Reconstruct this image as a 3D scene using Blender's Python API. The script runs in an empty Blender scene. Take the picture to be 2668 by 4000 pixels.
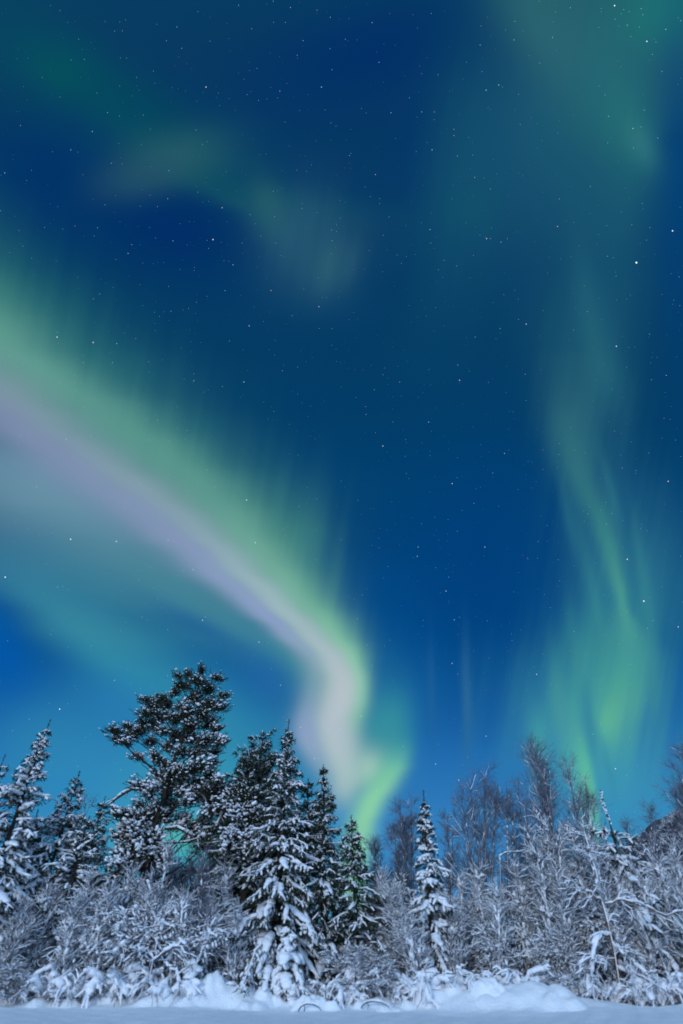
import bpy, math, random
import numpy as np
from mathutils import Vector
R = math.radians
sc = bpy.context.scene

# ------------------------------------------------------------------ camera
CAM_H, PITCH, FPX = 1.2, R(38.2), 2222.0          # focal length 20 mm on a 24 x 36 frame held upright
cam_d = bpy.data.cameras.new('camera')
cam = bpy.data.objects.new('camera', cam_d)
sc.collection.objects.link(cam)
cam.location = (0, 0, CAM_H)
cam.rotation_euler = (R(90) + PITCH, 0, 0)
cam_d.sensor_fit = 'VERTICAL'; cam_d.sensor_height = 36.0; cam_d.lens = 20.0
cam_d.clip_start = 0.1; cam_d.clip_end = 5000
cam_d.dof.use_dof = True; cam_d.dof.focus_distance = 400.0; cam_d.dof.aperture_fstop = 0.36
sc.camera = cam
CP, SP = math.cos(PITCH), math.sin(PITCH)

def at(x, y, Y):
    """World point seen at (x, y) of the 2668 x 4000 photograph, at ground distance Y."""
    dx, dy = (x - 1334) / FPX, (2000 - y) / FPX
    s = Y / (CP - dy * SP)
    return np.array([dx * s, Y, CAM_H + (SP + dy * CP) * s])

# ------------------------------------------------------------------ sky: night blue, aurora, stars (by direction)
def lin(c):
    return tuple((v / 255 / 12.92) if v / 255 <= 0.04045 else ((v / 255 + 0.055) / 1.055) ** 2.4 for v in c)

world = bpy.data.worlds.new('World'); sc.world = world; world.use_nodes = True
nt = world.node_tree; nt.nodes.clear(); NN = nt.nodes.new; LK = nt.links.new

def put(sock, v):
    if hasattr(v, 'is_output'): LK(v, sock)
    else: sock.default_value = v
def M(op, a, b=None, c=None, clamp=False):
    n = NN('ShaderNodeMath'); n.operation = op; n.use_clamp = clamp
    put(n.inputs[0], a)
    if b is not None: put(n.inputs[1], b)
    if c is not None: put(n.inputs[2], c)
    return n.outputs[0]
def VM(op, a, b):
    n = NN('ShaderNodeVectorMath'); n.operation = op
    put(n.inputs[0], a); put(n.inputs[1], b)
    return n.outputs['Value'] if op in ('DOT_PRODUCT', 'DISTANCE') else n.outputs[0]
def MIX(f, a, b):
    n = NN('ShaderNodeMix'); n.data_type = 'RGBA'; n.clamp_factor = True
    put(n.inputs[0], f); put(n.inputs[6], a); put(n.inputs[7], b)
    return n.outputs[2]
def ADDC(a, b):
    n = NN('ShaderNodeMix'); n.data_type = 'RGBA'; n.blend_type = 'ADD'; n.clamp_result = False
    n.inputs[0].default_value = 1; put(n.inputs[6], a); put(n.inputs[7], b)
    return n.outputs[2]
def SMOOTH(v, a, b, lo=0.0, hi=1.0):
    n = NN('ShaderNodeMapRange'); n.interpolation_type = 'SMOOTHSTEP'
    put(n.inputs[0], v)
    for i, q in enumerate((a, b, lo, hi)): n.inputs[i + 1].default_value = q
    return n.outputs[0]
def RAMP(f, stops, interp):
    n = NN('ShaderNodeValToRGB'); cr = n.color_ramp; cr.interpolation = interp
    while len(cr.elements) > 1: cr.elements.remove(cr.elements[-1])
    for i, (p, c) in enumerate(stops):
        e = cr.elements[0] if i == 0 else cr.elements.new(p)
        e.position = p; e.color = c if len(c) == 4 else (*c, 1)
    put(n.inputs[0], f)
    return n.outputs
def HEX(r, g, b): return (*lin((r, g, b)), 1)

tc = NN('ShaderNodeTexCoord'); D = tc.outputs['Generated']
# chart of the sky around the middle of the display: PX, PY are tangents scaled by 1306, from (784, 1175)
dF = M('MAXIMUM', VM('DOT_PRODUCT', D, (0, CP, SP)), 0.08)
U = M('DIVIDE', VM('DOT_PRODUCT', D, (1, 0, 0)), dF)
V = M('DIVIDE', VM('DOT_PRODUCT', D, (0, -SP, CP)), dF)
PX = M('MULTIPLY_ADD', U, 1306.0, 784.0)
PY = M('MULTIPLY_ADD', V, -1306.0, 1175.5)
# slow waver so that no edge of the aurora runs perfectly smooth
nz = NN('ShaderNodeTexNoise'); nz.inputs['Scale'].default_value = 5.0; nz.inputs['Detail'].default_value = 1.5
LK(D, nz.inputs['Vector'])
PXw = M('ADD', PX, M('MULTIPLY_ADD', nz.outputs[0], 20.0, -10.0))
YN = M('DIVIDE', PY, 2351.0, clamp=True)

# upright rays: fine streaks that fan out from overhead
rv = NN('ShaderNodeCombineXYZ'); LK(M('ADD', M('MULTIPLY', PX, .022), M('MULTIPLY', PY, .004)), rv.inputs[0]); LK(M('MULTIPLY', PY, .0011), rv.inputs[1])
rn = NN('ShaderNodeTexNoise'); rn.inputs['Scale'].default_value = 1.0; rn.inputs['Detail'].default_value = 3; LK(rv.outputs[0], rn.inputs['Vector'])
RAY = M('MULTIPLY_ADD', rn.outputs[0], 2.0, -1.0)
sky = RAMP(YN, [(p / 2351, HEX(*c)) for p, c in [
    (0, (8, 60, 98)), (120, (8, 57, 97)), (400, (5, 56, 100)), (800, (4, 59, 100)), (1050, (2, 62, 108)), (1300, (2, 68, 124)),
    (1500, (8, 82, 146)), (1700, (28, 102, 170)), (1850, (46, 122, 186)), (2000, (56, 134, 196)), (2300, (60, 136, 194))]], 'CARDINAL')[0]
# ribbon: knots (y, centre x, width to the left, width to the right, colour, cover)
def ribbon(col, knots, p=2.0, waver=True, ray=0.0):
    k0, k1 = knots[0], knots[-1]
    if k0[5] == 0 and k0[0] > 90: knots = [(k0[0] - 80, *k0[1:]), (k0[0] - 40, *k0[1:])] + knots
    if k1[5] == 0: knots = knots + [(k1[0] + 40, *k1[1:]), (k1[0] + 80, *k1[1:])]
    g = RAMP(YN, [(k[0] / 2351, ((k[1] + 600) / 3000, k[2] / 800, k[3] / 800)) for k in knots], 'CARDINAL')[0]
    o = RAMP(YN, [(k[0] / 2351, (*lin(k[4]), k[5])) for k in knots], 'B_SPLINE')
    sp = NN('ShaderNodeSeparateColor'); LK(g, sp.inputs[0])
    c = M('MULTIPLY_ADD', sp.outputs[0], 3000.0, -600.0)
    d = M('SUBTRACT', PXw if waver else PX, c)
    s = M('GREATER_THAN', d, 0.0)
    w = M('MULTIPLY', M('ADD', M('MULTIPLY', sp.outputs[2], s), M('MULTIPLY', sp.outputs[1], M('SUBTRACT', 1.0, s))), 800.0)
    if ray: w = M('MULTIPLY', w, M('MULTIPLY_ADD', RAY, ray, 1.0))
    t = M('POWER', M('ABSOLUTE', M('DIVIDE', d, w)), p)
    f = M('MULTIPLY', M('POWER', 2.71828, M('MULTIPLY', t, -1.0)), o[1])
    if ray: f = M('MULTIPLY', f, M('MULTIPLY_ADD', RAY, ray * .6, 1.0), clamp=True)
    return MIX(f, col, o[0])
# spot: one soft oval (centre, half-width, half-height, turn in degrees)
def spot(col, x, y, a, b, deg, rgb, cover, p=2.0, ray=0.0):
    ca, sa = math.cos(R(deg)), math.sin(R(deg))
    dx, dy = M('SUBTRACT', PXw, float(x)), M('SUBTRACT', PY, float(y))
    q = M('ADD', M('MULTIPLY', dx, ca / a), M('MULTIPLY', dy, sa / a))
    r = M('ADD', M('MULTIPLY', dx, -sa / b), M('MULTIPLY', dy, ca / b))
    t = M('POWER', M('ADD', M('MULTIPLY', q, q), M('MULTIPLY', r, r)), p / 2)
    f = M('MULTIPLY', M('POWER', 2.71828, M('MULTIPLY', t, -1.0)), cover)
    if ray: f = M('MULTIPLY', f, M('MULTIPLY_ADD', RAY, ray, 1.0), clamp=True)
    return MIX(f, col, HEX(*rgb))

# --- high faint veils
sky = spot(sky, 390, 520, 190, 110, 20, (0, 44, 104), .8)
sky = spot(sky, 860, 120, 260, 120, -15, (0, 46, 106), .75)
sky = spot(sky, 120, 400, 130, 160, 0, (0, 48, 108), .7)
sky = spot(sky, 960, 330, 60, 130, 0, (0, 46, 104), .6)
sky = spot(sky, 1130, 1330, 190, 260, 10, (0, 62, 124), .7)
sky = spot(sky, 60, 120, 260, 130, 35, (8, 72, 96), .75)
sky = spot(sky, 145, 160, 90, 55, 25, (6, 84, 92), .8)
sky = ribbon(sky, [(60, 60, 90, 160, (5, 66, 96), 0), (180, 190, 80, 150, (4, 74, 92), .7), (280, 290, 75, 180, (4, 74, 94), .8), (360, 400, 110, 170, (20, 84, 100), .85),
                   (420, 480, 90, 150, (10, 78, 96), .8), (480, 590, 66, 230, (24, 84, 104), .75), (560, 670, 66, 170, (34, 82, 110), .65), (640, 725, 80, 100, (30, 80, 110), .6), (720, 745, 90, 90, (18, 70, 110), .4), (800, 780, 60, 60, (0, 60, 100), 0)])
sky = spot(sky, 395, 366, 130, 56, -18, (40, 94, 104), .7)
sky = spot(sky, 330, 405, 100, 46, -16, (36, 82, 106), .55)
sky = spot(sky, 622, 478, 36, 70, -20, (42, 98, 104), .55)
sky = spot(sky, 690, 545, 95, 120, 20, (38, 88, 114), .6, 2.0, .8)
sky = spot(sky, 765, 610, 46, 70, 30, (46, 96, 114), .6, 2.4, .7)
sky = spot(sky, 1060, 420, 90, 300, 8, (14, 76, 106), .7, 2.0, .5)
sky = spot(sky, 1250, 330, 200, 280, 30, (26, 86, 116), .7)
sky = ribbon(sky, [(0, 1240, 90, 700, (36, 96, 108), .9), (120, 1290, 80, 600, (38, 96, 112), .9), (300, 1400, 160, 130, (32, 98, 112), .85), (380, 1430, 180, 90, (30, 94, 114), .8), (600, 1400, 160, 110, (24, 86, 116), .7), (800, 1380, 140, 100, (26, 88, 116), .5), (950, 1380, 120, 110, (30, 90, 120), 0)])
sky = spot(sky, 1240, 60, 90, 150, -28, (44, 100, 112), .6)
sky = spot(sky, 1520, 25, 120, 90, -30, (30, 114, 114), .85)
sky = spot(sky, 1440, 275, 72, 150, -24, (36, 112, 118), .65, 2.0, .5)
sky = spot(sky, 1474, 335, 32, 60, -30, (56, 128, 132), .5)
sky = spot(sky, 1560, 420, 60, 380, 0, (4, 66, 122), .75)
sky = spot(sky, 1090, 480, 60, 60, 0, (16, 86, 104), .35)
# --- wide glow of the main band and the teal bands below it
sky = ribbon(sky, [(350, -140, 300, 120, (10, 80, 110), 0), (620, -60, 300, 190, (30, 104, 112), .8), (800, 120, 400, 200, (40, 108, 116), .9), (950, 300, 400, 190, (40, 106, 118), .9),
                   (1080, 440, 400, 200, (42, 108, 118), .9), (1200, 600, 400, 130, (56, 124, 122), .9), (1280, 640, 400, 110, (58, 128, 126), .9), (1400, 720, 300, 90, (50, 120, 132), .8), (1520, 790, 200, 110, (30, 110, 140), .7), (1620, 820, 200, 120, (28, 110, 150), .6), (1720, 850, 200, 100, (30, 120, 160), .3), (1850, 850, 200, 90, (30, 120, 160), 0)], ray=.2)
sky = ribbon(sky, [(940, -100, 400, 200, (85, 130, 155), 0), (1000, -60, 400, 190, (85, 130, 155), .6), (1060, 30, 400, 180, (101, 141, 165), .95), (1150, 140, 320, 200, (103, 145, 166), .97), (1230, 240, 330, 180, (90, 138, 160), .95), (1320, 340, 340, 190, (70, 132, 150), .95), (1400, 460, 150, 150, (66, 130, 150), .95), (1470, 590, 120, 90, (62, 130, 152), .95), (1530, 680, 80, 60, (66, 142, 148), .9), (1600, 715, 60, 40, (60, 136, 152), .8), (1700, 720, 60, 40, (60, 136, 160), .2), (1760, 720, 60, 40, (60, 136, 160), 0)])
sky = ribbon(sky, [(1180, 10, 300, 160, (52, 116, 150), 0), (1290, 30, 200, 200, (52, 120, 152), .8), (1380, 120, 120, 200, (52, 130, 156), .9), (1460, 210, 115, 200, (56, 138, 160), .95), (1540, 290, 110, 200, (46, 138, 166), .9), (1640, 420, 260, 240, (46, 138, 172), .85), (1760, 480, 400, 260, (54, 148, 176), .85), (1900, 500, 400, 240, (66, 160, 184), .8), (2100, 500, 400, 240, (70, 160, 180), .8)])
sky = spot(sky, 5, 1500, 60, 150, -22, (2, 86, 166), .85)
sky = spot(sky, 470, 1446, 150, 27, 28, (22, 92, 150), .6)
sky = spot(sky, 620, 1560, 95, 60, 42, (32, 100, 162), .8)
sky = spot(sky, 270, 1640, 110, 90, 30, (36, 118, 176), .6)
sky = spot(sky, 140, 1790, 170, 130, 0, (44, 134, 186), .6)
sky = spot(sky, 90, 1690, 90, 90, 0, (46, 132, 172), .5)
sky = spot(sky, 440, 1925, 130, 46, 0, (78, 176, 176), .9)
# --- green upper edge, then the white and violet body of the main band
GRN = [(430, -260, 200, 200, (70, 140, 130), 0), (600, -140, 200, 120, (78, 150, 132), .5), (720, -60, 200, 120, (90, 152, 140), .95), (820, 40, 200, 110, (94, 154, 142), 1), (914, 190, 190, 108, (86, 146, 138), .95), (1000, 310, 190, 102, (86, 148, 138), .95),
       (1080, 415, 160, 96, (88, 150, 140), .95), (1165, 500, 130, 95, (94, 154, 144), .95), (1240, 570, 110, 85, (104, 164, 148), 1), (1310, 635, 95, 75, (110, 168, 152), 1), (1400, 715, 90, 62, (112, 176, 154), 1), (1475, 780, 80, 48, (126, 186, 160), 1),
       (1540, 815, 70, 34, (126, 194, 162), 1), (1610, 822, 70, 30, (120, 190, 162), 1), (1680, 800, 70, 44, (120, 184, 166), .9), (1750, 800, 60, 50, (120, 184, 166), .4), (1800, 800, 60, 50, (120, 180, 166), 0)]
sky = ribbon(sky, GRN, ray=.17)
sky = ribbon(sky, [(760, -190, 160, 150, (120, 140, 165), 0), (860, -50, 130, 110, (126, 154, 164), .75), (940, 50, 110, 110, (124, 150, 164), .9), (1010, 145, 100, 105, (122, 150, 166), .9), (1090, 265, 90, 90, (130, 156, 170), .92), (1170, 382, 84, 76, (132, 160, 174), .94),
                   (1250, 485, 76, 62, (138, 166, 180), .95), (1330, 575, 66, 52, (146, 176, 184), .96), (1410, 660, 56, 46, (154, 182, 188), .98), (1480, 735, 52, 42, (160, 184, 192), 1), (1540, 782, 52, 38, (172, 188, 196), 1), (1600, 787, 62, 38, (180, 193, 200), 1),
                   (1660, 765, 60, 48, (176, 191, 203), 1), (1720, 776, 60, 68, (172, 192, 201), 1), (1770, 795, 54, 62, (166, 192, 196), 1), (1815, 792, 40, 40, (160, 190, 194), .9), (1850, 790, 36, 36, (150, 186, 190), .35), (1890, 790, 40, 40, (120, 180, 190), 0)], 2.2)
sky = ribbon(sky, [(860, -100, 120, 80, (126, 136, 174), 0), (940, 0, 120, 60, (124, 136, 173), .75), (1000, 82, 112, 54, (122, 137, 172), .78), (1130, 262, 100, 52, (128, 147, 180), .8), (1245, 418, 80, 42, (132, 149, 188), .84), (1330, 515, 62, 34, (137, 157, 193), .87),
                   (1420, 616, 40, 26, (136, 154, 198), .9), (1470, 672, 34, 24, (140, 162, 198), .8), (1520, 720, 34, 24, (146, 172, 194), .35), (1600, 712, 26, 22, (134, 162, 188), .25), (1670, 702, 26, 26, (142, 158, 200), .9), (1720, 714, 26, 24, (146, 168, 200), .75), (1780, 735, 26, 24, (140, 170, 196), 0)])
# faint rays rising on the right of the band
for x, y, a, b, c in [(722, 1262, 26, 100, .34), (688, 1225, 24, 90, .24), (640, 1165, 22, 80, .2), (770, 1320, 24, 90, .18)]:
    sky = spot(sky, x, y, a, b, 6, (64, 138, 132), c)
# --- lower lobe, teal fill and bright green fold
sky = spot(sky, 885, 1690, 58, 104, 14, (54, 144, 156), .88, 2.8)
sky = spot(sky, 850, 1765, 40, 44, 0, (166, 202, 190), .8)
sky = ribbon(sky, [(1690, 926, 50, 26, (70, 160, 160), 0), (1740, 912, 48, 30, (96, 182, 164), .8), (1772, 898, 46, 32, (116, 194, 164), .95), (1823, 866, 42, 34, (134, 204, 168), 1), (1875, 842, 36, 32, (134, 204, 168), 1), (1920, 830, 38, 32, (128, 198, 168), 1), (2000, 818, 40, 32, (126, 196, 170), 1)], 2.2)
# --- right hand curtains
sky = ribbon(sky, [(640, 1340, 130, 120, (30, 92, 116), 0), (800, 1360, 110, 70, (34, 96, 114), .6), (880, 1370, 90, 70, (36, 98, 118), .6), (1000, 1310, 60, 130, (34, 98, 124), .55), (1110, 1345, 80, 170, (34, 98, 128), .6), (1240, 1405, 110, 180, (40, 108, 138), .75), (1380, 1425, 120, 140, (48, 126, 146), .9),
                   (1480, 1400, 140, 120, (56, 138, 146), .95), (1560, 1375, 150, 135, (58, 142, 152), .98), (1660, 1360, 150, 160, (64, 148, 160), 1), (1760, 1380, 160, 160, (62, 150, 170), .95), (1860, 1420, 150, 160, (56, 144, 182), .8), (1960, 1440, 150, 150, (56, 140, 184), .6)], 2.0, ray=.38)
sky = ribbon(sky, [(820, 1300, 60, 80, (50, 110, 122), 0), (990, 1306, 50, 66, (54, 116, 124), .7), (1104, 1334, 40, 40, (54, 122, 128), .65), (1164, 1364, 34, 34, (56, 128, 130), .65), (1240, 1396, 28, 26, (60, 136, 136), .7), (1340, 1422, 20, 17, (74, 154, 144), .85), (1414, 1436, 20, 17, (76, 156, 148), .8), (1490, 1446, 50, 50, (72, 158, 150), .6), (1550, 1434, 56, 64, (76, 164, 150), .75), (1610, 1408, 38, 70, (84, 168, 148), .85), (1660, 1390, 22, 56, (94, 180, 150), .95), (1705, 1400, 26, 46, (82, 168, 156), .65), (1770, 1408, 36, 46, (66, 154, 164), 0)], ray=.3)
sky = ribbon(sky, [(1560, 1300, 20, 16, (70, 150, 150), 0), (1660, 1322, 18, 14, (74, 158, 152), .5), (1730, 1338, 30, 16, (86, 176, 156), .9), (1800, 1352, 34, 14, (94, 184, 156), 1), (1860, 1362, 30, 14, (92, 180, 160), .9), (1930, 1372, 30, 14, (90, 176, 164), .5)])
sky = spot(sky, 1284, 1640, 20, 90, -8, (78, 160, 156), .4)
sky = spot(sky, 1234, 1690, 26, 70, -6, (72, 162, 158), .5)
sky = spot(sky, 1352, 1655, 13, 100, -8, (48, 126, 154), .6)
sky = spot(sky, 1395, 1760, 10, 60, -14, (52, 134, 160), .5)
for x, y, a, b, d, c in [(1488, 1380, 16, 130, -7, .35), (1345, 1290, 18, 130, -13, .28), (1378, 1430, 12, 110, -9, .35), (1322, 1500, 14, 110, -7, .35), (1466, 1270, 11, 100, -9, .25), (1500, 1560, 14, 110, -5, .35), (1272, 1560, 14, 100, -6, .3), (1402, 1130, 12, 90, -14, .25), (1405, 860, 40, 140, -15, .12), (1350, 700, 30, 130, -10, .15), (1300, 1180, 12, 100, -12, .2)]:
    sky = spot(sky, x, y, a, b, d, (60, 140, 146), c * .85)
sky = spot(sky, 1072, 1620, 12, 130, 0, (44, 106, 152), .75)
sky = spot(sky, 992, 1600, 10, 110, 0, (36, 100, 152), .4)

# --- fine unevenness of the glow
nz2 = NN('ShaderNodeTexNoise'); nz2.inputs['Scale'].default_value = 3.2; nz2.inputs['Detail'].default_value = 3
LK(D, nz2.inputs['Vector'])
gm = NN('ShaderNodeMix'); gm.data_type = 'RGBA'; gm.blend_type = 'MULTIPLY'; gm.inputs[0].default_value = 1
LK(sky, gm.inputs[6]); cc = NN('ShaderNodeCombineColor')
for i in range(3): LK(M('MULTIPLY_ADD', nz2.outputs[0], .2, .9), cc.inputs[i])
LK(cc.outputs[0], gm.inputs[7]); sky = gm.outputs[2]

# --- stars
comb = NN('ShaderNodeCombineXYZ'); LK(PX, comb.inputs[0]); LK(PY, comb.inputs[1]); PV = comb.outputs[0]
W, B, O = (1, 1, 1), (.35, .7, 1), (1, .78, .62)
STARS = [(417, 111, .4, W), (473, 200, .9, O), (738, 200, .8, B), (762, 160, .5, B), (590, 157, .4, B), (212, 302, .7, B), (47, 288, .4, O), (11, 397, .7, B), (1, 484, .5, B), (397, 553, .6, B), (489, 550, 1, O), (294, 582, .5, W), (510, 477, .6, W), (229, 675, .5, B), (131, 774, .9, W), (214, 786, .9, O), (268, 789, .5, W), (572, 748, .6, W), (535, 608, .5, W), (622, 667, .5, W), (732, 704, .6, W), (1411, 13, 1.2, W), (1485, 95, 1.1, W), (1182, 49, .4, W), (793, 90, .5, B), (870, 143, .6, B), (1116, 207, .6, W), (1145, 195, .6, W), (968, 257, .6, B), (997, 257, .4, O), (992, 344, .6, O), (1042, 297, .4, W), (1042, 311, .4, W), (1239, 145, .5, B), (1389, 218, .5, B), (1397, 267, .6, B), (1453, 295, .6, W), (1479, 253, .6, B), (1510, 317, .6, B), (1395, 328, .5, B), (862, 401, .5, W), (987, 527, .5, W), (1117, 548, .7, W), (1280, 520, .6, W), (1544, 530, 1.2, W), (1461, 603, 1.6, W), (1208, 744, .7, W), (1150, 556, .5, W), (152, 1008, .6, B), (162, 1238, 1, W), (267, 1243, .8, W), (12, 1325, 1.1, W), (566, 1148, .8, W), (586, 1246, .7, W), (443, 1308, .5, W), (465, 1424, .7, W), (595, 1474, .6, W), (386, 1240, .5, W), (445, 874, .5, W), (560, 877, .6, W), (1415, 795, .9, W), (1440, 1284, .9, W), (1478, 1380, 1.2, W), (1534, 1105, .8, W), (1557, 1439, .8, W), (879, 1024, .7, W), (1038, 1110, .7, W), (984, 969, .5, W), (1113, 1256, .6, W), (1024, 1357, .6, W), (960, 1256, .5, W), (958, 1277, .5, W), (1043, 1423, .5, W), (1038, 1523, .6, W), (1055, 873, .7, W), (1051, 838, .5, B), (1158, 1041, .5, W), (1091, 774, .5, B), (137, 1628, 1, W), (263, 1562, .5, W), (644, 1573, .5, W), (690, 1670, .5, W), (1232, 1548, .7, W), (1053, 1791, .8, W), (1116, 1690, .6, W), (1000, 1754, .6, W), (1413, 1765, .8, W), (1361, 1686, .4, W), (829, 1644, .5, W), (722, 1741, .5, W), (1472, 20, .5, W), (1440, 58, .5, W), (1426, 32, .45, B), (1476, 34, .4, W), (1412, 44, .4, W), (1468, 62, .5, B), (1432, 22, .4, W), (1448, 84, .35, W), (1421, 60, .35, B), (1454, 340, .4, W)]
acc = {}
for x, y, m, c in STARS:
    g = SMOOTH(VM('DISTANCE', PV, (x, y, 0)), 0.1, 1.15 + 1.25 * m, .85 * m ** 1.25, 0)
    acc[c] = g if c not in acc else M('ADD', acc[c], g)
for c, g in acc.items():
    s = NN('ShaderNodeCombineColor')
    for i in range(3): LK(M('MULTIPLY', g, c[i]), s.inputs[i])
    sky = ADDC(sky, s.outputs[0])
for scale, rad, amp in [(70, .06, .55), (135, .10, .42)]:
    vo = NN('ShaderNodeTexVoronoi'); vo.inputs['Scale'].default_value = scale; LK(D, vo.inputs['Vector'])
    sv = NN('ShaderNodeSeparateColor'); LK(vo.outputs['Color'], sv.inputs[0])
    g = M('MULTIPLY', SMOOTH(vo.outputs['Distance'], rad * .2, rad, 1, 0), M('MULTIPLY', M('POWER', sv.outputs[0], 3.0), amp))
    s = NN('ShaderNodeCombineColor'); LK(M('MULTIPLY', g, M('MULTIPLY_ADD', sv.outputs[1], .6, .4)), s.inputs[0]); LK(M('MULTIPLY', g, .9), s.inputs[1]); LK(g, s.inputs[2])
    sky = ADDC(sky, s.outputs[0])

# --- the half of the sky behind the photographer, with extra brightness added as unseen fill light for the snow
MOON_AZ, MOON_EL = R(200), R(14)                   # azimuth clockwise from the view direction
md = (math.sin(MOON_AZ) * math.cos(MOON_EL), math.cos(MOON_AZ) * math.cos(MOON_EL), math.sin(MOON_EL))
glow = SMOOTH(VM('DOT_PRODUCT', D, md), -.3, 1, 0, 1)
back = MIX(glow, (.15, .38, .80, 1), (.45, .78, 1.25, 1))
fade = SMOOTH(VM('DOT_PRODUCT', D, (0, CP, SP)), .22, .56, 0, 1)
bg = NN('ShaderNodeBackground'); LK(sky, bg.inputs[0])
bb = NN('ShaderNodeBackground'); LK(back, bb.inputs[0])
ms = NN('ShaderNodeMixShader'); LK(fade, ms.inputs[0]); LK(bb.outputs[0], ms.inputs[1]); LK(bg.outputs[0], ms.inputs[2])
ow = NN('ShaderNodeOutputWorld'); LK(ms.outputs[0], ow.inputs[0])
world.cycles.sampling_method = 'MANUAL'; world.cycles.sample_map_resolution = 512

# ------------------------------------------------------------------ moonlight
sun_d = bpy.data.lights.new('moon', 'SUN'); sun_d.energy = 1.14; sun_d.angle = R(12); sun_d.color = (.86, .93, 1)
sun = bpy.data.objects.new('moon', sun_d); sc.collection.objects.link(sun)
sun.location = (0, 0, 60)
sun.rotation_euler = Vector(md).to_track_quat('Z', 'Y').to_euler()

sc.view_settings.view_transform = 'Standard'; sc.view_settings.look = 'None'
sc.view_settings.exposure = 0; sc.view_settings.gamma = 1
sc.render.engine = 'CYCLES'
sc.cycles.use_adaptive_sampling = True; sc.cycles.adaptive_threshold = .02; sc.cycles.adaptive_min_samples = 16
sc.cycles.max_bounces = 5; sc.cycles.diffuse_bounces = 3; sc.cycles.glossy_bounces = 1
#VEGETATION
# ================================================================== materials
def mat(name, rgb, rough=.8, var=None, scale=6.0, bump=0.0, bscale=40.0):
    m = bpy.data.materials.new(name); m.use_nodes = True
    t = m.node_tree; p = t.nodes['Principled BSDF']
    p.inputs['Base Color'].default_value = (*rgb, 1); p.inputs['Roughness'].default_value = rough
    p.inputs['Specular IOR Level'].default_value = .2
    if var or bump:
        tcn = t.nodes.new('ShaderNodeTexCoord')
        n = t.nodes.new('ShaderNodeTexNoise'); n.inputs['Scale'].default_value = scale; n.inputs['Detail'].default_value = 4
        t.links.new(tcn.outputs['Object'], n.inputs['Vector'])
    if var:
        r = t.nodes.new('ShaderNodeValToRGB'); r.color_ramp.elements[0].position = .35; r.color_ramp.elements[1].position = .65
        r.color_ramp.elements[0].color = (*rgb, 1); r.color_ramp.elements[1].color = (*var, 1)
        t.links.new(n.outputs[0], r.inputs[0]); t.links.new(r.outputs[0], p.inputs['Base Color'])
    if bump:
        n2 = t.nodes.new('ShaderNodeTexNoise'); n2.inputs['Scale'].default_value = bscale; n2.inputs['Detail'].default_value = 5
        t.links.new(tcn.outputs['Object'], n2.inputs['Vector'])
        bn = t.nodes.new('ShaderNodeBump'); bn.inputs['Strength'].default_value = bump; bn.inputs['Distance'].default_value = .05
        t.links.new(n2.outputs[0], bn.inputs['Height']); t.links.new(bn.outputs[0], p.inputs['Normal'])
    return m
SNOW = mat('snow_on_branches', (.80, .81, .86), .75, (.88, .88, .92), 5, .3, 30)
FIELD = mat('field_snow', (.80, .82, .86), .7, (.87, .88, .91), 1.5, .6, 14)
NEEDLE = mat('spruce_needles', (.016, .026, .017), .7, (.034, .046, .026), 3)
PINEN = mat('pine_needles', (.018, .026, .014), .7, (.04, .05, .028), 3)
BARK = mat('conifer_bark', (.03, .024, .02), .9, (.06, .045, .035), 8)
BIRCH = mat('birch_bark', (.05, .042, .045), .85, (.16, .14, .14), 9)
TWIG = mat('twig_bark', (.055, .06, .08), .85, (.12, .125, .15), 4)
FROST = mat('frosted_twigs', (.11, .115, .15), .85, (.22, .22, .27), 4)
DEADW = mat('bare_wood', (.12, .07, .04), .9, (.2, .12, .07), 6)
HILLM = mat('hill_heath', (.018, .015, .016), .95, (.055, .052, .06), 1.6, .8, 3)

# ================================================================== mesh helpers
COL = sc.collection
def obj(name, V, F, m, parent=None, smooth=True):
    """Link triangles F over points V as ONE mesh object."""
    V = np.asarray(V, np.float32); F = np.asarray(F, np.int32)
    me = bpy.data.meshes.new(name)
    me.vertices.add(len(V)); me.vertices.foreach_set('co', V.ravel())
    me.loops.add(F.size); me.loops.foreach_set('vertex_index', F.ravel())
    me.polygons.add(len(F)); me.polygons.foreach_set('loop_start', np.arange(len(F), dtype=np.int32) * 3)
    me.update(calc_edges=True)
    me.polygons.foreach_set('use_smooth', np.full(len(F), smooth))
    me.materials.append(m); me.validate()
    o = bpy.data.objects.new(name, me); COL.objects.link(o)
    if parent: o.parent = parent
    return o
def thing(name, label, cat, loc, group=None):
    o = bpy.data.objects.new(name, None); COL.objects.link(o); o.empty_display_size = .3
    o.location = [float(v) for v in loc]; o['label'] = label; o['category'] = cat
    if group: o['group'] = group
    return o
def copy_tree(o, parent=None):
    c = o.copy(); COL.objects.link(c); c.parent = parent
    for ch in [q for q in bpy.data.objects if q.parent == o]: copy_tree(ch, c)
    return c
class MB:
    """collects pieces of one mesh"""
    def __init__(s): s.V, s.F, s.n = [], [], 0
    def add(s, V, F):
        if len(V): s.V.append(V); s.F.append(F + s.n); s.n += len(V)
        return s
    def build(s, name, m, parent=None, smooth=True):
        if not s.V: return None
        return obj(name, np.concatenate(s.V), np.concatenate(s.F), m, parent, smooth)
def norm(a): return a / np.maximum(np.linalg.norm(a, axis=-1, keepdims=True), 1e-9)
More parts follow.
